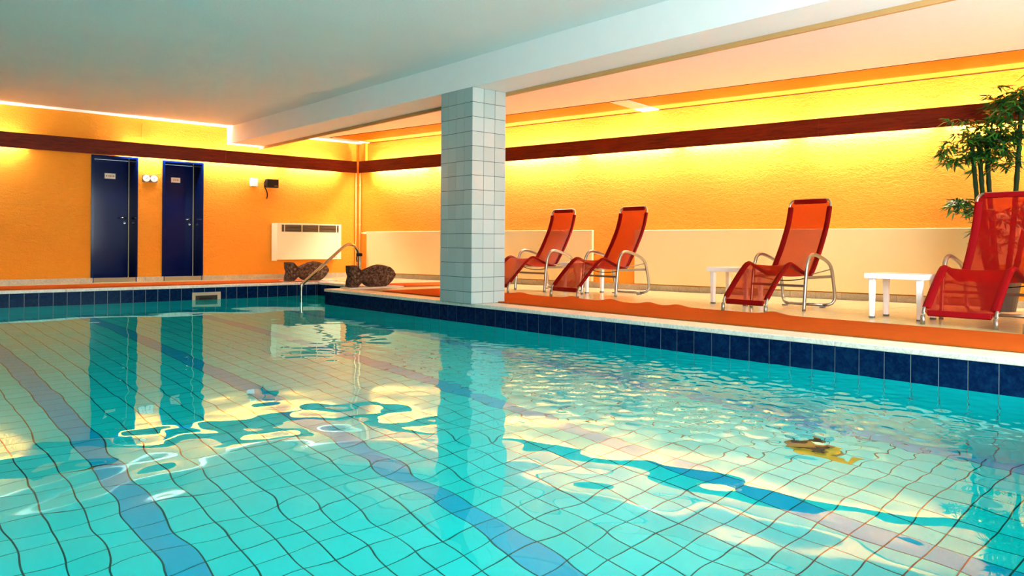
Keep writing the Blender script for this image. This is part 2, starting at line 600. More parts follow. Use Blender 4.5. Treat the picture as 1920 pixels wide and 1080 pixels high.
# ------------------------------------------------------------------ deck floor
b = MB()
b.box(XL, PX0, YF, YB, -0.3, 0.0)
b.box(PX0, XE + 0.28, YF, PY0, -0.3, 0.0)
dk = -0.005
def deck_poly(x0, x1, y0, y1):
    return clip_half([(x0, y0), (x1, y0), (x1, y1), (x0, y1)], 1, -WA, WB - 0.002)
ZONES = [(XE + 0.29, 10.6, YF, 9.37), (AX + 0.29, 9.0, 9.37, YE + 0.12), (PX0, 9.0, YE + 0.12, YB)]
for z in ZONES:
    b.prism(deck_poly(*z), -0.3, dk)
floor = structure(b.build('floor', M['joint']), 'cream tiled pool deck')
T = 0.6
tiles = 0
tile_me = MB().box(0.0015, T - 0.0015, 0.0015, T - 0.0015, dk, 0.0, skip='b').mesh('tile', M['floor_tile'])
for x0, x1, y0, y1 in ZONES:
    ny, nx = math.ceil((y1 - y0) / T), math.ceil((x1 - x0) / T)
    for j in range(ny):
        for i in range(nx):
            xa, ya = x0 + i * T, y1 - (j + 1) * T
            full = xa + T <= x1 and ya >= y0 and (xa + T + (-WA) * (ya + T)) < WB - 0.01
            if full:
                use_mesh('tile', tile_me, floor, (xa, ya, 0))
            else:
                poly = [(max(xa, x0) + .0015, max(ya, y0) + .0015), (min(xa + T, x1) - .0015, max(ya, y0) + .0015), (min(xa + T, x1) - .0015, ya + T - .0015), (max(xa, x0) + .0015, ya + T - .0015)]
                poly = clip_half(poly, 1, -WA, WB - 0.004)
                if len(poly) < 3:
                    continue
                MB().prism(poly, dk, 0.0).build('tile', M['floor_tile'], floor)
            tiles += 1

# stone skirting tiles
def skirting(name, start, direction, normal, length, gaps=(), piece=0.30):
    base = MB().obox(Vector(start) + Vector(direction) * length / 2 + Vector(normal) * 0.003 + up * 0.038, direction, normal, up, length / 2, 0.003, 0.037)
    root = structure(base.build(name, M['joint']))
    n = int(length / piece)
    for k in range(n):
        s0, s1 = k * piece + 0.0015, (k + 1) * piece - 0.0015
        for g0, g1 in gaps:
            if s1 > g0 and s0 < g1:
                if s0 < g0: s1 = min(s1, g0)
                elif s1 > g1: s0 = max(s0, g1)
                else: s0 = s1
        if s1 - s0 < 0.01: continue
        cpt = Vector(start) + Vector(direction) * (s0 + s1) / 2 + Vector(normal) * 0.008 + up * (0.039 + 0.0)
        MB().obox(cpt, direction, normal, up, (s1 - s0) / 2, 0.006, 0.0385).build('tile', M['skirting_stone'], root)
    return root
skirting('baseboard_back', (XL, YB, 0), (1, 0, 0), (0, -1, 0), wx(YB) - XL - 0.03, gaps=((D1[0] - XL, D1[1] - XL), (D2[0] - XL, D2[1] - XL)))
skirting('baseboard_right', on_wall(YB - 0.02, 0, 0), -wt, wn, 14.6)

# ------------------------------------------------------------------ pool shell
P = 0.1595
GX, GY = 1.052, 2.652            # a joint crossing on the pool floor
pf = structure(MB().box(PX0 - 0.2, AX + 0.2, PY0 - 0.2, YE + 0.2, ZF - 0.15, ZF - 0.004).build('pool_floor', M['pool_grout']), 'turquoise tiled pool floor with blue lane lines')
g = 0.0040
zt = ZF
fl_me = MB().box(g, P - g, g, P - g, ZF - 0.004, ZF, skip='b')
fl_me_a = fl_me.mesh('tile', M['pool_tile'])
fl_me_b = fl_me.mesh('tile', M['lane_tile'])
cells = []
DR = (4.39, 4.63, 2.21, 2.45)
for i in range(int((PX0 - GX) / P) - 1, int((AX - GX) / P) + 1):
    for j in range(int((PY0 - GY) / P) - 1, int((YE - GY) / P) + 1):
        x, y = GX + i * P, GY + j * P
        if x + P > AX or y < PY0 - 0.16 or y + P > YE + 0.16 or x < PX0 - 0.16:
            continue
        if x + P > XE + 0.1 and y < AY: continue
        if x + P / 2 > DR[0] and x + P / 2 < DR[1] and y + P / 2 > DR[2] - 0.02 and y + P / 2 < DR[3]: continue
        lane = (i % 8 == 0)
        # seen in the frame? (rough test with refraction shift)
        d = Vector((x + P / 2, y + P / 2, ZW - 1.05)) - Vector((0, 0, CAM_H))
        zf_ = d.dot(fwd)
        px = 960 + F_PX * d.dot(right) / max(zf_, 0.05); py = 458 - F_PX * d.z / max(zf_, 0.05)
        vis = zf_ > 0.3 and -60 < px < 1980 and py < 1140
        cells.append((0 if vis else 1, zf_, x, y, lane))
cells.sort()
rest = {True: MB(), False: MB()}
for k, (nv, d, x, y, lane) in enumerate(cells):
    if k < 300:
        use_mesh('tile', fl_me_b if lane else fl_me_a, pf, (x, y, 0))
    else:
        rest[lane].box(x + g, x + P - g, y + g, y + P - g, ZF - 0.004, ZF, skip='b')
rest[False].build('tiling', M['pool_tile'], pf, kind='stuff')
rest[True].build('lane_tiling', M['lane_tile'], pf, kind='stuff')

ZT0, ZT1 = -0.037, ZW - 0.004     # navy edge course
def pool_wall(name, start, direction, normal, length, phase, pitch, label, count_from=None):
    """wall slab behind, one course of navy tiles as pieces, turquoise courses below joined"""
    start, direction, normal = Vector(start), Vector(direction), Vector(normal)
    core = MB().obox(start + direction * length / 2 - normal * 0.1 + up * ((ZF - 0.1 + ZT0) / 2), direction, normal, up, length / 2, 0.0975, (ZT0 - ZF + 0.1) / 2)
    root = structure(core.build(name, M['edge_grout']), label)
    k = math.ceil(-phase / pitch)
    below = MB()
    nrow = int((ZT1 - ZF) / pitch)
    s = phase + k * pitch - pitch
    while s < length:
        a_, b_ = max(s, 0) + 0.0021, min(s + pitch, length) - 0.0021
        if b_ - a_ > 0.01:
            c = start + direction * (a_ + b_) / 2 - normal * 0.002
            MB().obox(c + up * (ZT0 + ZT1) / 2, direction, normal, up, (b_ - a_) / 2, 0.002, (ZT0 - ZT1) / 2 - 0.001).build('tile', M['edge_tile'], root)
            for r in range(nrow + 1):
                z1 = ZT1 - r * pitch - 0.002
                z0 = max(ZT1 - (r + 1) * pitch + 0.002, ZF)
                if z1 - z0 > 0.01:
                    below.obox(c + up * (z0 + z1) / 2, direction, normal, up, (b_ - a_) / 2 - 0.001, 0.002, (z1 - z0) / 2)
        s += pitch
    below.build('underwater_tiling', M['pool_tile'], root, kind='stuff')
    return root
EP = 0.1613
pool_wall('pool_wall_right', (XE, PY0, 0), (0, 1, 0), (-1, 0, 0), AY - PY0, 3.589 - PY0, EP, 'right pool wall with navy tile edge under the column')
pool_wall('pool_wall_back', (PX0, YE, 0), (1, 0, 0), (0, -1, 0), AX - PX0, 1.594 - PX0, EP * 0.995, 'back pool wall with navy tile edge below the blue doors')
pool_wall('pool_wall_left', (PX0, PY0, 0), (0, 1, 0), (1, 0, 0), YE - PY0, 0.05, EP, None)
pool_wall('pool_wall_front', (PX0, PY0, 0), (1, 0, 0), (0, 1, 0), XE - PX0, 0.05, EP, None)
pool_wall('pool_wall_alcove_side', (XE + 0.03, AY, 0), (1, 0, 0), (0, 1, 0), AX - XE - 0.03, 0.0, EP, None)
pool_wall('pool_wall_alcove_end', (AX, AY, 0), (0, 1, 0), (-1, 0, 0), YE - AY, 0.0, EP, None)
b = MB()
for k, zz in enumerate((-0.40, -0.62, -0.84)):
    b.box(AX - 0.27 * (k + 1), AX - 0.27 * k if k else AX, AY, YE, ZF, zz)
structure(b.build('pool_steps', M['pool_tile']), 'underwater steps in the pool corner')

# coping stones
cop_r = structure(MB().box(XE + 0.02, XE + 0.285, PY0 - 0.28, 9.36, -0.30, -0.034).build('trim_6', M['joint']), 'pale marble coping along the right pool edge')
def coping(root, x0, x1, y0, y1, axis, piece, first):
    lo, hi = (y0, y1) if axis == 'y' else (x0, x1)
    s = first
    while s > lo: s -= piece
    while s < hi:
        a_, b_ = max(s, lo) + 0.001, min(s + piece, hi) - 0.001
        if b_ - a_ > 0.02:
            m = MB().box(x0, x1, a_, b_, -0.037, 0.0) if axis == 'y' else MB().box(a_, b_, y0, y1, -0.037, 0.0)
            m.build('coping_stone', M['coping'], root, bevel=0.005)
        s += piece
coping(cop_r, XE - 0.008, XE + 0.288, PY0 - 0.28, AY + 0.008, 'y', 1.62, 2.46)
cop_b = structure(MB().box(PX0 - 0.28, AX, YE + 0.02, YE + 0.115, -0.30, -0.034).build('trim_7', M['joint']), 'pale marble coping along the back pool edge')
coping(cop_b, PX0 - 0.28, AX + 0.288, YE - 0.008, YE + 0.118, 'x', 0.81, 0.6)
cop_a = structure(MB().box(AX + 0.02, AX + 0.28, AY, YE, -0.30, -0.034).build('trim_8', M['joint']), 'pale marble coping around the stair corner')
coping(cop_a, AX - 0.008, AX + 0.288, AY + 0.01, YE - 0.01, 'y', 0.88, AY)
coping(cop_a, XE + 0.29, AX + 0.288, 9.372, AY + 0.008, 'x', 0.55, XE + 0.29)

# skimmer mouth set in the back pool wall
sk = empty('pool_skimmer', (4.03, YE, -0.19), label='rectangular pale skimmer frame set in the navy back pool edge', cat='pool skimmer')
m = MB()
m.box(-0.205, 0.205, -0.016, 0.002, 0.042, 0.088); m.box(-0.205, 0.205, -0.016, 0.002, -0.088, -0.042)
m.box(-0.205, -0.158, -0.016, 0.002, -0.042, 0.042); m.box(0.158, 0.205, -0.016, 0.002, -0.042, 0.042)
m.build('frame', M['skim'], sk)
MB().box(-0.158, 0.158, -0.004, 0.0, -0.042, 0.042).build('opening', M['dark'], sk)  # solid dark plate; the shade inside the mouth is in its colour
MB().box(-0.10, 0.09, -0.010, -0.004, -0.012, 0.010).build('flap', M['black'], sk, bevel=0.003)

# floor drain
dr = empty('floor_drain', (4.51, 2.33, ZF), label='square ochre rimmed drain with dark green mouth in the pool floor', cat='drain')
m = MB()
m.box(-0.12, 0.12, -0.12, -0.075, -0.004, 0.004); m.box(-0.12, -0.085, -0.075, 0.12, -0.004, 0.004)
m.box(-0.12, 0.02, -0.275, -0.235, -0.004, 0.004); m.box(-0.12, -0.09, -0.235, -0.12, -0.004, 0.004)
m.build('rim', M['drain_rim'], dr)
MB().box(-0.085, 0.12, -0.075, 0.12, -0.004, 0.002).build('grate', M['drain_grate'], dr)

# ------------------------------------------------------------------ water surface with real ripples
dx = 0.024
nx, ny = int((AX - PX0) / dx), int((YE - PY0) / dx)
gx = np.linspace(PX0, AX, nx + 1); gy = np.linspace(PY0, YE, ny + 1)
X, Y = np.meshgrid(gx, gy)
Hh = np.zeros_like(X)
def waves(n, lmin, lmax, slope, mask=1.0, a0=0, a1=2 * math.pi):
    h = np.zeros_like(X)
    for _ in range(n):
        lam = math.exp(rng.uniform(math.log(lmin), math.log(lmax)))
        k = 2 * math.pi / lam
        th = rng.uniform(a0, a1)
        h += (slope / k / math.sqrt(n) * 1.414) * np.sin(k * (X * math.cos(th) + Y * math.sin(th)) + rng.uniform(0, 6.28))
    return h * mask
near = np.exp(-((X - 1.0) ** 2 + (Y - 2.2) ** 2) / (2 * 1.55 ** 2))
jet = np.exp(-(((X - 3.9) / 1.1) ** 2 + ((Y - 3.0) / 1.9) ** 2) ** 2)
far = np.exp(-(((X - 3.6) / 1.6) ** 2 + ((Y - 5.8) / 2.2) ** 2))
Hh += waves(14, 0.7, 1.8, 0.005)
Hh += waves(22, 0.24, 0.60, 0.0145, 0.10 + 0.9 * near + 0.25 * far)
Hh += waves(30, 0.10, 0.26, 0.014, 0.04 + 0.15 * near + 0.4 * far + 1.4 * jet)
Hh += waves(44, 0.06, 0.16, 0.11, jet)
Z = ZW + Hh
verts = np.stack([X.ravel(), Y.ravel(), Z.ravel()], 1)
ii, jj = np.meshgrid(np.arange(nx), np.arange(ny))
cx_ = gx[ii] + dx / 2; cy_ = gy[jj] + dx / 2
keep = (cx_ < XE) | (cy_ > AY)
ii, jj = ii[keep], jj[keep]
W = nx + 1
quads = np.stack([jj * W + ii, jj * W + ii + 1, (jj + 1) * W + ii + 1, (jj + 1) * W + ii], 1).astype(np.int32)
used = np.zeros(len(verts), bool); used[quads.ravel()] = True
remap = np.cumsum(used) - 1
verts = verts[used]; quads = remap[quads].astype(np.int32)
me = bpy.data.meshes.new('pool_water')
me.vertices.add(len(verts)); me.vertices.foreach_set('co', verts.astype(np.float32).ravel())
me.loops.add(quads.size); me.loops.foreach_set('vertex_index', quads.ravel())
me.polygons.add(len(quads))
me.polygons.foreach_set('loop_start', np.arange(0, quads.size, 4, dtype=np.int32))
me.polygons.foreach_set('loop_total', np.full(len(quads), 4, np.int32))
me.polygons.foreach_set('use_smooth', np.ones(len(quads), bool))
me.update(); me.validate()
me.materials.append(M['water'])
wo = bpy.data.objects.new('pool_water', me); col.objects.link(wo)
tag(wo, 'clear rippled turquoise pool water', 'water', kind='stuff')

# ------------------------------------------------------------------ tiled column
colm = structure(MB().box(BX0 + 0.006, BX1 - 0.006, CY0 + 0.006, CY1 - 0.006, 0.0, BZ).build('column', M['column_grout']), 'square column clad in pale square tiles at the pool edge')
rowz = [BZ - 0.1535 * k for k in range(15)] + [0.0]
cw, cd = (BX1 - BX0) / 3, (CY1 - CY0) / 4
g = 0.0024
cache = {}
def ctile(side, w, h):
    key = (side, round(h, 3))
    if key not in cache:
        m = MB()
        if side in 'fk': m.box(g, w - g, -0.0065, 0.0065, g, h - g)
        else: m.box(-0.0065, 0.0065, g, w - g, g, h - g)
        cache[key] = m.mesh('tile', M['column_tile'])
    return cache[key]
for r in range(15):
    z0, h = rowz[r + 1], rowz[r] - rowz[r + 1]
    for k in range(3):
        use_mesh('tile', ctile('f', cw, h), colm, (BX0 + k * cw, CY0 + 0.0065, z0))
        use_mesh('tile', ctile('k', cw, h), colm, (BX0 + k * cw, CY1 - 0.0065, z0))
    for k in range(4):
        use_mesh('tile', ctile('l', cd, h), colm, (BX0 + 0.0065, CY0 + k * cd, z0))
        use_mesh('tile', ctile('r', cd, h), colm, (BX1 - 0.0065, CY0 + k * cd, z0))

# ------------------------------------------------------------------ wooden light boards and their lamps
VZ0, VZ1, VO = 1.936, 2.152, 0.15
vb = empty('wooden_valance', (0, YB, 0), label='red-brown wooden board hiding lamps along the back wall above the blue doors', cat='light valance')
for x0, x1 in ((XL, 2.28), (2.28, 4.80), (4.80, wx(YB - VO) - 0.155)):
    MB().box(x0 + 0.001, x1 - 0.001, -VO, -VO + 0.025, VZ0, VZ1).build('board', M['wood'], vb)
for x in (0.6, 2.2, 3.6, 5.2, 6.8):
    MB().box(x, x + 0.03, -VO + 0.025, 0, VZ1 - 0.06, VZ1 - 0.03).build('bracket', M['orange'], vb)
vr = empty('wooden_valance', (0, 0, 0), label='red-brown wooden board hiding lamps along the right wall above the loungers', cat='light valance')
for y0, y1 in ((YB - VO - 0.02, 8.6), (8.6, 4.55), (4.55, 0.6), (0.6, YF)):
    c = (on_wall(y0, VO - 0.0125, (VZ0 + VZ1) / 2) + on_wall(y1, VO - 0.0125, (VZ0 + VZ1) / 2)) / 2
    L = abs(y0 - y1) / wt.y
    MB().obox(c, wt, wn, up, L / 2 - 0.001, 0.0125, (VZ1 - VZ0) / 2).build('board', M['wood'], vr)
for y in (11.7, 9.4, 6.75, 4.9, 2.6, 0.5):
    MB().obox(on_wall(y, (VO - 0.025) / 2, VZ1 - 0.045), wt, wn, up, 0.015, (VO - 0.025) / 2, 0.015).build('bracket', M['orange'], vr)

LAMP_OFF, LAMP_Z = 0.080, 1.998
def make_lamp(length, name='fluorescent_lamp', glow=M['tube']):
    root = empty(name, (0, 0, 0), label='slim fluorescent tube lamp hidden behind the red-brown wooden board', cat='lamp', group='lamps behind the wooden board')
    MB().box(-length / 2, length / 2, 0.038, 0.074, -0.002, 0.03).build('batten', M['white_metal'], root)
    MB().tube([(-length / 2 + 0.03, 0, 0), (length / 2 - 0.03, 0, 0)], 0.013, 8).build('tube', glow, root, smooth=True)
    for s in (-1, 1):
        MB().box(s * length / 2 - 0.014, s * length / 2 + 0.014, -0.014, 0.04, -0.014, 0.018).build('socket', M['white_metal'], root)
    return root
lamp = make_lamp(1.46)
first = True
ends = [12.50 - 1.53 * k for k in range(11)]
for k in range(10):
    y0, y1 = ends[k], ends[k + 1]
    if y1 < YF + 0.1: break
    o = lamp if first else copy_tree(lamp)
    first = False
    o.location = (on_wall(y0, LAMP_OFF, LAMP_Z) + on_wall(y1, LAMP_OFF, LAMP_Z)) / 2
    o.rotation_euler = (0, 0, math.atan2(-wt.y, -wt.x))
lampb = make_lamp(1.46, 'fluorescent_lamp', M['tube_dim'])
lampb.location = (1.22, YB - LAMP_OFF, LAMP_Z)
o = copy_tree(lampb); o.location = (5.05, YB - LAMP_OFF, LAMP_Z)
lamp2 = make_lamp(1.06, 'fluorescent_lamp', M['tube_dim'])
lamp2.location = (3.76, YB - LAMP_OFF, LAMP_Z)
o = copy_tree(lamp2); o.location = (6.42, YB - LAMP_OFF, LAMP_Z)

# ------------------------------------------------------------------ doors
def door(name, x0, x1, ztop, label, mirror):
    root = structure(empty(name, (x0, YB, 0)), label)
    w = x1 - x0
    dep = 0.40
    f = MB()
    f.box(-0.028, 0.012, -0.012, dep, 0, ztop + 0.012); f.box(w - 0.012, w + 0.012, -0.012, dep, 0, ztop + 0.012)
    f.box(0.012, w - 0.012, -0.012, dep, ztop - 0.014, ztop + 0.012)
    f.build('frame', M['blue'], root)
    MB().box(0.016, w - 0.020, dep, dep + 0.04, 0.035, ztop - 0.018).build('leaf', M['blue'], root)
    MB().box(w - 0.0195, w - 0.0125, dep - 0.003, dep + 0.02, 0.035, ztop - 0.02).build('edge_strip', M['cream_metal'], root)
    MB().box(0.0, w, -0.012, dep + 0.04, -0.02, 0.006).build('sill', M['floor_tile'], root)
    MB().box(0.012, w - 0.012, dep - 0.02, dep + 0.03, 0.006, 0.032).build('threshold', M['chrome'], root)
    h = MB()
    h.lathe([(0.0, 0), (0.022, 0), (0.022, 0.012), (0.012, 0.014), (0.011, 0.05), (0.0, 0.05)], (w - 0.075, dep, 1.005), 14, 'y')
    h.tube([(w - 0.075, dep - 0.045, 1.005), (w - 0.10, dep - 0.05, 1.005), (w - 0.165, dep - 0.047, 1.003)], 0.0095, 8)
    h.build('handle', M['chrome'], root, smooth=True)
    MB().lathe([(0.0, 0), (0.022, 0), (0.022, 0.012), (0.008, 0.014), (0.008, 0.012), (0.0, 0.012)], (w - 0.075, dep, 0.925), 14, 'y').build('lock', M['chrome'], root, smooth=True)
    return root
d1 = door('door_1', D1[0], D1[1], D1[2], 'dark blue door farther from the corner', False)
d2 = door('door_2', D2[0], D2[1], D2[2], 'dark blue door nearer the white wall heater', False)
def door_sign(root, xa, xb, za, zb, marks):
    s = MB().box(xa, xb, 0.394, 0.40, za, zb).build('sign', M['sign'], root, bevel=0.002)
    m = MB()
    for u0, u1, v0, v1 in marks:
        m.box(xa + (xb - xa) * u0, xa + (xb - xa) * u1, 0.3925, 0.394, za + (zb - za) * v0, za + (zb - za) * v1)
    m.build('print', M['sign_print'], s)
door_sign(d1, 0.250, 0.405, 1.615, 1.700, [(0.12, 0.24, 0.35, 0.65), (0.34, 0.44, 0.35, 0.65), (0.48, 0.58, 0.35, 0.65), (0.62, 0.72, 0.35, 0.65), (0.76, 0.88, 0.35, 0.65)])
door_sign(d2, 0.230, 0.375, 1.612, 1.695, [(0.22, 0.32, 0.38, 0.62), (0.36, 0.46, 0.38, 0.62), (0.5, 0.6, 0.38, 0.62), (0.64, 0.78, 0.38, 0.62)])

# ------------------------------------------------------------------ small things on the back wall
gz = empty('wall_gauge', (3.66, YB, 1.62), label='pair of round white gauges on a small brown board between the doors', cat='gauge')
MB().box(-0.115, 0.115, -0.02, 0, -0.055, 0.055).build('backing_board', M['brown_wood'], gz, bevel=0.004)
for s in (-1, 1):
    d = MB().lathe([(0.0, 0), (0.050, 0), (0.052, 0.012), (0.046, 0.018), (0.0, 0.018)], (s * 0.056, -0.02, 0), 24, 'y').build('dial', M['white_plastic'], gz, smooth=False)
    MB().obox((s * 0.056 + 0.008, -0.0395, 0.010), (0.62, 0, 0.78), (0, 1, 0), (-0.78, 0, 0.62), 0.022, 0.001, 0.0025).build('pointer', M['brown_wood'], d)
tb = empty('sensor_box', (5.33, YB, 1.66), label='small white sensor box on the orange wall beside the black speaker', cat='sensor')
MB().box(-0.062, 0.062, -0.05, 0, -0.07, 0.07).build('housing', M['white_plastic'], tb, bevel=0.008)
MB().box(-0.045, 0.045, -0.053, -0.05, -0.055, 0.03).build('cover_plate', M['white_plastic'], tb)
bb = empty('wall_speaker', (5.64, YB, 1.655), label='black speaker box on the wall with a cord hanging down', cat='speaker')
MB().box(-0.105, 0.105, -0.11, -0.01, -0.072, 0.072).build('case', M['black'], bb, bevel=0.008)
MB().box(0.02, 0.085, -0.112, -0.110, -0.05, -0.038).build('badge', M['grille'], bb)
MB().box(-0.03, 0.03, -0.02, 0, -0.03, 0.03).build('bracket', M['black'], bb)
MB().tube(smooth_path([(-0.10, -0.04, 0.05), (-0.125, -0.035, 0.0), (-0.115, -0.03, -0.07), (-0.075, -0.02, -0.13), (-0.06, -0.012, -0.2), (-0.068, -0.01, -0.265)], 5), 0.009, 7).build('cord', M['black'], bb, smooth=True)

# convector heater
hx0, hx1, hy = 5.655, 6.885, 0.225
ht = empty('convector_heater', (hx0, YB - 0.022, 0.335), label='white box convector heater with dark slatted grille on the back wall', cat='heater')
hw, hh = hx1 - hx0, 0.632
m = MB().box(0, hw, -hy, 0, 0, hh)
m.build('casing', M['white_metal'], ht, bevel=0.006)
MB().box(0.0, 0.012, -hy + 0.02, -0.01, -0.022, 0).build('side_lip', M['white_metal'], ht)
for x in (0.2, hw - 0.2):
    MB().box(x - 0.04, x + 0.04, -0.002, 0.0215, 0.1, hh - 0.1).build('wall_mount', M['white_metal'], ht)
gz0, gz1, ga, gb = hh - 0.148, hh - 0.022, 0.085, hw - 0.055
gr = MB().box(ga, gb, -hy - 0.002, -hy + 0.002, gz0, gz1).build('grille', M['dark'], ht)  # flat dark backing; shade of the recess put into its colour
for k in range(5):
    z = gz0 + (k + 0.5) * (gz1 - gz0) / 5
    MB().obox(((ga + gb) / 2, -hy - 0.006, z), (1, 0, 0), (0, 0.8, 0.6), (0, -0.6, 0.8), (gb - ga) / 2 - 0.003, 0.003, 0.007).build('slat', M['grille'], gr)
for u in (0.045, 0.34, 0.635, 0.955):
    MB().box(ga + u * (gb - ga) - 0.006, ga + u * (gb - ga) + 0.006, -hy - 0.013, -hy - 0.002, gz0, gz1).build('divider', M['white_metal'], gr)
m = MB()
for k in range(4):
    m.box(hw - 0.20 + k * 0.028, hw - 0.18 + k * 0.028, -hy - 0.0015, -hy, 0.030, 0.052)
m.build('lettering', M['grille'], ht)

# radiators (flat cream panels) on the right wall
def panel(y0, y1, z0, z1, label, thick=0.045):
    c = (on_wall(y0, 0, 0) + on_wall(y1, 0, 0)) / 2
    root = empty('radiator_panel', (c.x, c.y, z0), math.atan2(-wt.y, -wt.x), label=label, cat='radiator')
    L = abs(y0 - y1) / wt.y
    # local x runs from the back towards the camera, local y points into the wall
    MB().box(-L / 2, L / 2, -0.018 - thick, -0.018, 0, z1 - z0).build('panel', M['cream_metal'], root, bevel=0.006)
    for s in (-1, 1):
        MB().box(s * L * 0.36 - 0.03, s * L * 0.36 + 0.03, -0.02, 0.004, 0.1, z1 - z0 - 0.1).build('wall_mount', M['white_metal'], root)
    return root, L
r1, L1 = panel(12.60, 7.72, 0.092, 0.845, 'long flat cream radiator panel nearest the room corner')
panel(7.03, 2.80, 0.092, 0.840, 'long flat cream radiator panel behind the white side tables')
panel(2.77, 2.57, 0.45, 0.985, 'short raised cream radiator panel behind the bamboo plant', 0.04)
v = MB()
v.tube([(-L1 / 2 - 0.005, -0.04, 0.725), (-L1 / 2 - 0.10, -0.04, 0.725)], 0.022, 12)
v.tube([(-L1 / 2 - 0.10, -0.04, 0.725), (-L1 / 2 - 0.16, -0.04, 0.725)], 0.012, 10)
v.build('valve', M['white_metal'], r1, smooth=True)
# pipes in the corner
def pipe(px, py, z0, z1, label):
    root = empty('heating_pipe', (px, py, 0), label=label, cat='pipe')
    MB().tube([(0, 0, z0), (0, 0, z1)], 0.013, 10).build('tube', M['pipe'], root, smooth=True)
    for z in (0.98, 1.72):
        MB().tube([(0, 0, z - 0.012), (0, 0, z + 0.012)], 0.020, 10).build('clip', M['pipe'], root)
pipe(wx(YB) - 0.075, YB - 0.03, 0.0, 1.98, 'thin painted pipe on the back wall side of the room corner')
pp = on_wall(YB - 0.07, 0.03, 0)
pipe(pp.x, pp.y, 0.0, 1.98, 'thin painted pipe on the radiator side of the room corner')

# ------------------------------------------------------------------ mats
def mat_obj(name, x0, x1, y0, y1, bumps, label, ang=0.0):
    c = Vector(((x0 + x1) / 2, (y0 + y1) / 2, 0))
    nxm, nym = 14, max(8, int((y1 - y0) / 0.03))
    top, bot = [], []
    for j in range(nym + 1):
        y = y0 + (y1 - y0) * j / nym
        rt, rb = [], []
        for i in range(nxm + 1):
            x = x0 + (x1 - x0) * i / nxm
            z = 0.012
            for by, bh, bw in bumps:
                fall = max(0.0, (x - (x1 - 0.30)) / 0.30) ** 2
                z += bh * fall * math.exp(-((y - by) / bw) ** 2)
            e = min(i, nxm - i, 1)
            rt.append((x - c.x, y - c.y, z)); rb.append((x - c.x, y - c.y, max(z - 0.009, 0.001)))
        top.append(rt); bot.append(rb[::-1])
    m = MB().grid(top).grid(bot)
    n = nxm + 1
    o = len(top) * n
    for j in range(nym):      # long sides
        a_, b_ = j * n, (j + 1) * n
        m.f.append((a_, b_, o + b_ + n - 1, o + a_ + n - 1)[::-1])
        a_, b_ = j * n + n - 1, (j + 1) * n + n - 1
        m.f.append((a_, b_, o + (j + 1) * n, o + j * n))
    for j in (0, nym):
        for i in range(nxm):
            a_, b_ = j * n + i, j * n + i + 1
            q = (a_, b_, o + j * n + n - 1 - (i + 1), o + j * n + n - 1 - i)
            m.f.append(q[::-1] if j == 0 else q)
    ob = m.build(name, M['mat'], None, smooth=False, autosmooth=True)
    ob.location = c
    ob.rotation_euler = (0, 0, ang)
    return tag(ob, label, 'mat')
bumps = [(7.14, 0.022, 0.13), (6.24, 0.026, 0.11), (5.65, 0.026, 0.11), (5.12, 0.024, 0.11), (4.76, 0.022, 0.11), (3.70, 0.026, 0.11)]
mat_obj('floor_mat', 5.335, 6.365, -1.5, 8.70, bumps, 'long orange ribbed mat with rippled edge in front of the loungers')
mat_obj('floor_mat', 6.08, 7.4, 9.35, 10.2, [], 'orange mat lying behind the stone fish by the handrail', -0.17)
mat_obj('floor_mat', -2.5, 5.9, 11.545, 12.42, [], 'long orange ribbed mat in front of the two blue doors')

# ------------------------------------------------------------------ stone fish
def fish(loc, label, flip=0.0, sc=1.0, slab=None):
    root = empty('stone_fish', loc, flip, label=label, cat='fish sculpture')
    out = [(0.0, 0.0), (0.06, 0.0), (0.13, 0.004), (0.165, 0.036), (0.20, 0.068), (0.245, 0.062), (0.285, 0.024), (0.33, 0.003), (0.40, -0.0), (0.58, 0.0), (0.64, 0.030), (0.70, 0.085), (0.735, 0.145), (0.738, 0.175), (0.71, 0.225),
           (0.65, 0.272), (0.57, 0.298), (0.48, 0.304), (0.40, 0.292), (0.32, 0.262), (0.26, 0.234), (0.215, 0.220), (0.185, 0.230), (0.155, 0.262), (0.13, 0.292), (0.06, 0.300), (0.005, 0.300), (0.012, 0.21), (0.03, 0.15), (0.012, 0.08)]
    th = 0.085
    n = len(out)
    rings = []
    for d, ins in ((-th, 0.012), (-th * 0.82, 0.003), (-th * 0.3, -0.004), (th * 0.3, -0.004), (th * 0.82, 0.003), (th, 0.012)):
        r = []
        for i, (x, z) in enumerate(out):
            a_, b_ = Vector(out[i - 1]), Vector(out[(i + 1) % n])
            t = (b_ - a_).normalized()
            nrm = Vector((-t.y, t.x))     # inward for CCW outline
            j = 0.0035 * math.sin(i * 5.3 + d * 90)
            r.append((x + nrm.x * (ins + j), d, max(z + nrm.y * (ins + j), 0.0)))
        rings.append(r)
    m = MB()
    vs = [p for r in rings for p in r]
    fs = [(k * n + i, k * n + (i + 1) % n, (k + 1) * n + (i + 1) % n, (k + 1) * n + i) for k in range(5) for i in range(n)]
    fs = [f[::-1] for f in fs]
    fs += [tuple(range(n)), tuple(5 * n + i for i in range(n - 1, -1, -1))]
    m.add([(x * sc, y * sc, z * sc) for x, y, z in vs], fs)
    body = m.build('body', M['fish'], root, autosmooth=True)
    # eye and gill relief on both faces
    return root
fish((5.30, 9.55, 0.016), 'brown crusty stone fish on the pool corner in front of the handrail')
fish((5.375, 11.70, 0.014), 'brown crusty stone fish on the back edge below the white heater')
def slab(x0, x1, y0, y1, z, label):
    cx, cy = (x0 + x1) / 2, (y0 + y1) / 2
    o = MB().box(x0 - cx, x1 - cx, y0 - cy, y1 - cy, 0, z).build('stone_slab', M['coping'], None, bevel=0.003)
    o.location = (cx, cy, 0.0005)
    tag(o, label, 'slab')
slab(5.24, 6.12, 9.385, 9.652, 0.0155, 'thin pale stone slab under the fish on the pool corner')

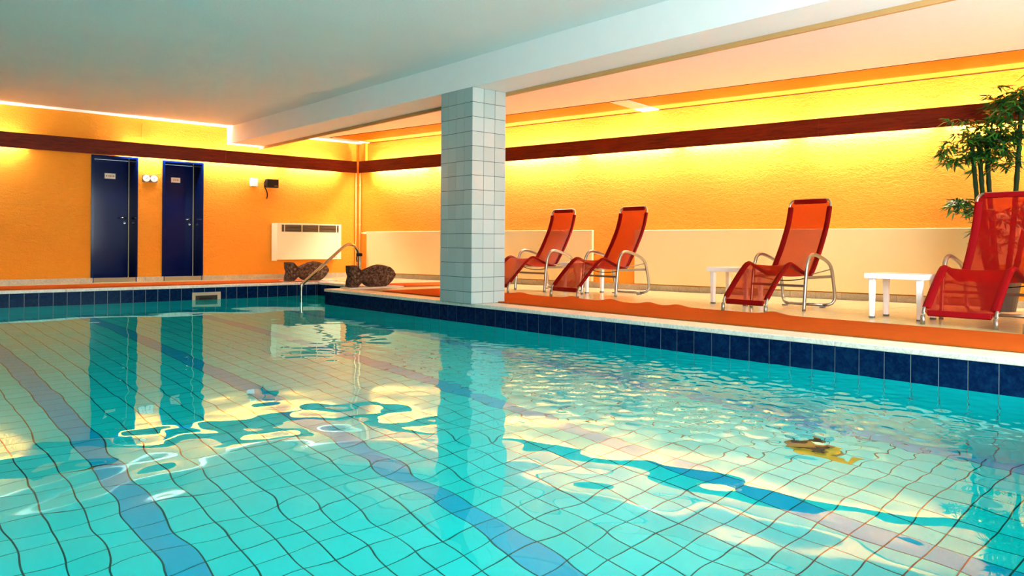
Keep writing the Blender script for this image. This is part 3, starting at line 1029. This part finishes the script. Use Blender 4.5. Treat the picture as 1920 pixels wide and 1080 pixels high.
slab(5.33, 6.24, 11.56, 11.84, 0.0135, 'thin pale stone slab under the fish on the back edge')

# ------------------------------------------------------------------ handrail
hr = empty('pool_handrail', (6.09, 10.6, 0), label='bent steel handrail leading from the deck down into the water', cat='handrail')
path = [(5.125, -0.62), (5.125, -0.3), (5.125, -0.02), (5.14, 0.022), (5.19, 0.065), (5.39, 0.225), (5.64, 0.432), (5.79, 0.553), (5.85, 0.594), (5.915, 0.611), (5.985, 0.594), (6.045, 0.535), (6.078, 0.455), (6.09, 0.36), (6.09, 0.2), (6.09, 0.012)]
MB().tube(smooth_path([(x - 6.09, 0, z) for x, z in path], 4), 0.024, 12, side=(0, 1, 0)).build('rail', M['bronze_steel'], hr, smooth=True)
MB().lathe([(0, 0), (0.055, 0), (0.055, 0.008), (0.03, 0.014), (0.022, 0.014), (0, 0.014)], (0, 0, 0), 20).build('base_flange', M['bronze_steel'], hr)
MB().box(-0.045, 0.035, -0.032, 0.032, 0.425, 0.475).build('clamp', M['black'], hr, bevel=0.008)
MB().tube([(-0.045, -0.01, 0.44), (-0.06, -0.01, 0.40), (-0.05, -0.01, 0.34)], 0.009, 8).build('hook', M['black'], hr, smooth=True)

# ------------------------------------------------------------------ loungers
PROF = [(0.0, 0.075), (0.03, 0.135), (0.12, 0.225), (0.22, 0.318), (0.32, 0.402), (0.385, 0.447), (0.43, 0.460), (0.48, 0.454), (0.56, 0.424), (0.68, 0.375), (0.78, 0.345), (0.835, 0.345), (0.87, 0.372), (0.93, 0.447), (1.03, 0.590), (1.11, 0.725), (1.17, 0.840), (1.21, 0.950), (1.235, 1.045), (1.25, 1.122)]
def lounger(fab, hem, label):
    root = empty('sun_lounger', (0, 0, 0), label=label, cat='lounger', group='red mesh relax loungers on the deck')
    HW = 0.228
    prof = smooth_path([(s, 0, z) for s, z in PROF], 3)
    n = len(prof)
    length = [0.0]
    for a_, b_ in zip(prof, prof[1:]):
        length.append(length[-1] + (b_ - a_).length)
    tot = length[-1]
    def width(i):
        d0, d1 = length[i], tot - length[i]
        w = HW
        if d1 < 0.075: w = HW - 0.05 * (1 - d1 / 0.075)
        if d0 < 0.045: w = min(w, HW - 0.03 * (1 - d0 / 0.045))
        return w
    def nrm(i):
        t = (prof[min(i + 1, n - 1)] - prof[max(i - 1, 0)]).normalized()
        return Vector((-t.z, 0, t.x))
    # fabric
    m = MB(); rows = []
    for i in range(n):
        w = width(i); nn = nrm(i); row = []
        for k in range(-6, 7):
            u = k / 6
            sag = 0.022 * (1 - u * u) * min(1, length[i] / 0.1, (tot - length[i]) / 0.1)
            row.append(prof[i] - nn * sag + Vector((0, u * w, 0)))
        rows.append(row)
    m.grid(rows)
    m.build('fabric', fab, root, smooth=True)
    # side hems: flat sleeves along both rails
    for sgn in (-1, 1):
        m = MB(); r1, r2 = [], []
        i0 = next(i for i in range(n) if length[i] > 0.045)
        i1 = max(i for i in range(n) if tot - length[i] > 0.07)
        for i in range(i0, i1 + 1):
            nn = nrm(i)
            u0, u1 = (HW - 0.042) , HW + 0.012
            sag = 0.022 * (1 - (u0 / HW) ** 2)
            ring = [prof[i] + nn * (0.004 - sag) + Vector((0, sgn * u0, 0)), prof[i] + nn * 0.016 + Vector((0, sgn * (HW - 0.006), 0)), prof[i] + nn * 0.008 + Vector((0, sgn * u1, 0)),
                    prof[i] - nn * 0.012 + Vector((0, sgn * u1, 0)), prof[i] - nn * 0.018 + Vector((0, sgn * (HW - 0.006), 0)), prof[i] - nn * (0.004 + sag) + Vector((0, sgn * u0, 0))]
            r1.append(ring + [ring[0]])
        m.grid(r1)
        m.build('side_hem', hem, root, smooth=True, autosmooth=True)
    # end hems
    for i, w in ((n - 1, HW - 0.05), (0, HW - 0.03)):
        nn = nrm(i)
        t = Vector((nn.z, 0, -nn.x)) if i else Vector((nn.z, 0, -nn.x))
        inn = -1 if i else 1
        c0 = prof[i]
        tt = (prof[n - 1] - prof[n - 2]).normalized() if i else (prof[1] - prof[0]).normalized()
        m = MB().obox(c0 + tt * (inn * 0.020), tt, (0, 1, 0), nn, 0.024, w, 0.013)
        m.build('end_hem', hem, root, bevel=0.006)
    # sling frame: one bent tube around the fabric, ending in the two front feet
    inner = [p for i, p in enumerate(prof) if length[i] < tot - 0.06]
    pathR = [Vector((-0.004, HW, 0.0)), Vector((-0.004, HW, 0.04))] + [p + Vector((0, HW, 0)) for p in inner]
    tp = prof[-1]
    tt = (prof[-1] - prof[-3]).normalized()
    corner = [tp - tt * 0.045 + Vector((0, HW - 0.004, 0)), tp - tt * 0.02 + Vector((0, HW - 0.016, 0)), tp - tt * 0.004 + Vector((0, HW - 0.036, 0)), tp + Vector((0, HW - 0.062, 0))]
    half = pathR + corner
    full = half + [Vector((p.x, -p.y, p.z)) for p in half[::-1]]
    MB().tube(full, 0.0115, 8, side=(0.3, 0, 1)).build('sling_frame', M['alu'], root, smooth=True)
    for sgn in (-1, 1):
        MB().tube([(-0.004, sgn * HW, 0.0), (-0.004, sgn * HW, 0.075)], 0.0165, 10).build('front_foot', M['alu'], root, smooth=True)
    # side frames: front leg, armrest, rear leg in one bent flat tube
    FW = 0.288
    sp = smooth_path([(s, 0, z) for s, z in [(0.59, 0.0), (0.605, 0.16), (0.63, 0.36), (0.655, 0.46), (0.70, 0.528), (0.775, 0.548), (0.90, 0.525), (1.03, 0.483), (1.10, 0.445), (1.145, 0.387), (1.175, 0.29), (1.20, 0.19), (1.215, 0.11)]], 4)
    for sgn in (-1, 1):
        pts = [p + Vector((0, sgn * FW, 0)) for p in sp]
        pts += [Vector((1.212, sgn * (FW - 0.004), 0.075)), Vector((1.198, sgn * (FW - 0.022), 0.045)), Vector((1.180, sgn * (FW - 0.055), 0.030)), Vector((1.165, sgn * (FW - 0.10), 0.026))]
        MB().tube(pts, 0.0165, 10, flat=1.15, side=(0, 1, 0)).build('side_frame', M['alu'], root, smooth=True)
        # side rail and strut carrying the sling
        MB().obox((0.90, sgn * (FW - 0.012), 0.322), (1, 0, 0), (0, 1, 0), up, 0.262, 0.006, 0.014).build('side_rail', M['alu'], root)
        MB().tube([(0.80, sgn * (FW - 0.03), 0.352), (1.125, sgn * (FW - 0.008), 0.395)], 0.006, 8).build('strut', M['grille'], root)
        MB().box(1.09, 1.14, sgn * (FW - 0.08) - 0.02, sgn * (FW - 0.08) + 0.02, 0.0, 0.014).build('pad', M['rubber'], root)
    MB().tube([(1.165, -FW + 0.098, 0.026), (1.165, FW - 0.098, 0.026)], 0.0165, 10, flat=1.15).build('rear_bar', M['alu'], root, smooth=True)
    MB().obox((0.608, 0, 0.242), (0, 1, 0), (1, 0, 0), up, FW - 0.01, 0.009, 0.012).build('front_bar', M['alu'], root)
    cp = [(0.70, y, 0.322 - 0.038 * (1 - (y / 0.27) ** 2)) for y in np.linspace(-0.27, 0.27, 13)]
    MB().tube(cp, 0.005, 6).build('cord', M['black'], root, smooth=True)
    return root
LA = lounger(M['sling'], M['hem'], 'red mesh lounger standing alone between two white side tables')
LA.location = (6.463, 4.06, 0)
LBc = copy_tree(LA)
LBc.location = (6.51, 6.515, 0); LBc.rotation_euler = (0, 0, -0.013)
LBc['label'] = 'red mesh lounger in front of the gap between the radiator panels'
LCc = copy_tree(LA)
LCc.location = (6.47, 7.725, 0); LCc.rotation_euler = (0, 0, 0.015)
LCc['label'] = 'red mesh lounger partly hidden by the tiled column'
LD = lounger(M['sling_cool_lit'], M['hem_cool_lit'], 'large red mesh lounger in front of the bamboo plant')
LD.location = (6.675, 2.273, 0); LD.rotation_euler = (0, 0, 0.006); LD.scale = (1.0, 1.16, 1.005)
LE = copy_tree(LA)
LE.location = (6.52, 1.545, 0)
LE['label'] = 'red mesh lounger showing only a sliver beyond the large lounger'

# ------------------------------------------------------------------ white side tables
def side_table(x0, y0, w, d, label):
    root = empty('side_table', (x0 + w / 2, y0 + d / 2, 0), label=label, cat='table', group='white plastic side tables')
    H = 0.397
    t = MB().box(-w / 2, w / 2, -d / 2, d / 2, H - 0.012, H).build('tabletop', M['white_plastic'], root, bevel=0.004)
    m = MB()
    e = 0.012
    m.box(-w / 2, w / 2, -d / 2, -d / 2 + e, H - 0.046, H - 0.010); m.box(-w / 2, w / 2, d / 2 - e, d / 2, H - 0.046, H - 0.010)
    m.box(-w / 2, -w / 2 + e, -d / 2 + e, d / 2 - e, H - 0.046, H - 0.010); m.box(w / 2 - e, w / 2, -d / 2 + e, d / 2 - e, H - 0.046, H - 0.010)
    m.build('apron', M['white_plastic'], root)
    for sx in (-1, 1):
        for sy in (-1, 1):
            cx, cy = sx * (w / 2 - 0.05), sy * (d / 2 - 0.05)
            l = MB()
            a0, a1 = 0.019, 0.026
            vs = [(cx + ux * r, cy + uy * r, z) for z, r in ((0.012, a0), (H - 0.012, a1)) for ux, uy in ((-1, -1), (1, -1), (1, 1), (-1, 1))]
            l.add(vs, [(0, 3, 2, 1), (4, 5, 6, 7), (0, 1, 5, 4), (1, 2, 6, 5), (2, 3, 7, 6), (3, 0, 4, 7)])
            lo = l.build('leg', M['white_plastic'], root, bevel=0.007)
            MB().box(cx - 0.02, cx + 0.02, cy - 0.02, cy + 0.02, 0, 0.014).build('foot_cap', M['rubber'], lo)
    return root
ta = side_table(6.85, 2.60, 0.39, 0.50, 'white side table between the large lounger and its neighbour')
def table_copy(x, y, label):
    c = copy_tree(ta); c.location = (x, y, 0); c['label'] = label
table_copy(7.305, 4.68, 'white side table half hidden behind the footrest of the lounger standing alone')
table_copy(7.45, 7.10, 'white side table between the two loungers nearest the column')

# ------------------------------------------------------------------ bamboo plant in its planter
pl = empty('bamboo_plant', (8.70, 2.60, 0), label='tall green artificial bamboo behind the large lounger against the wall', cat='plant')
MB().lathe([(0.0, 0.0), (0.15, 0.0), (0.20, 0.32), (0.215, 0.33), (0.215, 0.36), (0.195, 0.36), (0.19, 0.33), (0.0, 0.33)], (0, 0, 0), 28).build('planter', M['pot'], pl, smooth=False)
canes = [(-0.05, 0.05, -0.02, 0.245, 1.74), (-0.02, 0.03, -0.02, 0.185, 1.80), (0.03, 0.0, -0.01, 0.115, 1.76), (0.0, -0.06, -0.03, -0.20, 2.10), (0.05, -0.09, 0.05, -0.32, 1.95)]
for x0, y0, x1, y1, zt_ in canes:
    pts, rad = [], []
    nseg = 9
    for k in range(nseg * 3 + 1):
        t = k / (nseg * 3)
        e = t ** 0.6
        pts.append((x0 + (x1 - x0) * e, y0 + (y1 - y0) * e, 0.32 + (zt_ - 0.32) * t))
        r = 0.026 - 0.007 * t
        rad.append(r * (1.16 if k % 3 == 0 else 1.0))
    MB().tube(pts, rad, 9).build('cane', M['cane'], pl, smooth=True)
clusters = [  # dx, dy, z, spread, sprays
    (-0.06, -0.10, 2.06, 0.13, 9), (0.02, -0.28, 2.10, 0.14, 8), (-0.03, -0.20, 1.86, 0.14, 8), (0.0, -0.12, 1.74, 0.11, 5),
    (-0.04, 0.24, 1.76, 0.13, 9), (-0.02, 0.08, 1.74, 0.13, 8), (0.0, 0.16, 1.62, 0.12, 7), (-0.02, -0.02, 1.64, 0.10, 5),
    (-0.05, 0.40, 1.50, 0.07, 4), (-0.03, 0.48, 1.63, 0.03, 1), (-0.03, 0.08, 1.50, 0.08, 4), (-0.03, -0.10, 1.44, 0.08, 4),
    (-0.04, 0.37, 1.06, 0.05, 4), (-0.03, 0.30, 1.00, 0.06, 3), (-0.06, 0.12, 0.94, 0.10, 4), (-0.05, -0.02, 0.78, 0.12, 5), (-0.05, 0.05, 0.62, 0.10, 4), (0.0, -0.18, 0.95, 0.10, 4)]
def leaf(m, base, d, length, wid):
    d = d.normalized()
    side = d.cross(Vector((0, 0, 1)))
    if side.length < 1e-3: side = Vector((1, 0, 0))
    side.normalize()
    nn = side.cross(d)
    tilt = random.uniform(-0.7, 0.7)
    side = side * math.cos(tilt) + nn * math.sin(tilt)
    droop = Vector((0, 0, -1)) * length * random.uniform(0.05, 0.35)
    p1 = base + d * length * 0.3 + nn * 0.012
    p2 = base + d * length * 0.65 + droop * 0.4
    tip = base + d * length + droop
    m.add([base, p1 + side * wid, p1 - side * wid, p2 + side * wid * 0.75, p2 - side * wid * 0.75, tip], [(0, 1, 2), (1, 3, 4, 2), (3, 5, 4)])
for cx, cy, cz, sp_, ns in clusters:
    for k in range(int(ns * 3.0)):
        m = MB()
        base = Vector((cx + random.gauss(0, sp_ * 0.5), cy + random.gauss(0, sp_ * 0.75), cz + random.gauss(0, sp_ * 0.6)))
        az = random.uniform(0, 2 * math.pi)
        bd = Vector((math.cos(az), math.sin(az), random.uniform(-0.2, 0.55))).normalized()
        L = random.uniform(0.07, 0.12)
        m.tube([base, base + bd * L], 0.0025, 4)
        for q in range(random.randint(8, 11)):
            t = random.uniform(0.15, 1.0)
            a2 = az + random.uniform(-1.5, 1.5)
            dd = Vector((math.cos(a2), math.sin(a2), random.uniform(-0.5, 0.6)))
            leaf(m, base + bd * L * t, dd, random.uniform(0.09, 0.16), random.uniform(0.008, 0.014))
        m.build('spray', M['leaf'], pl)
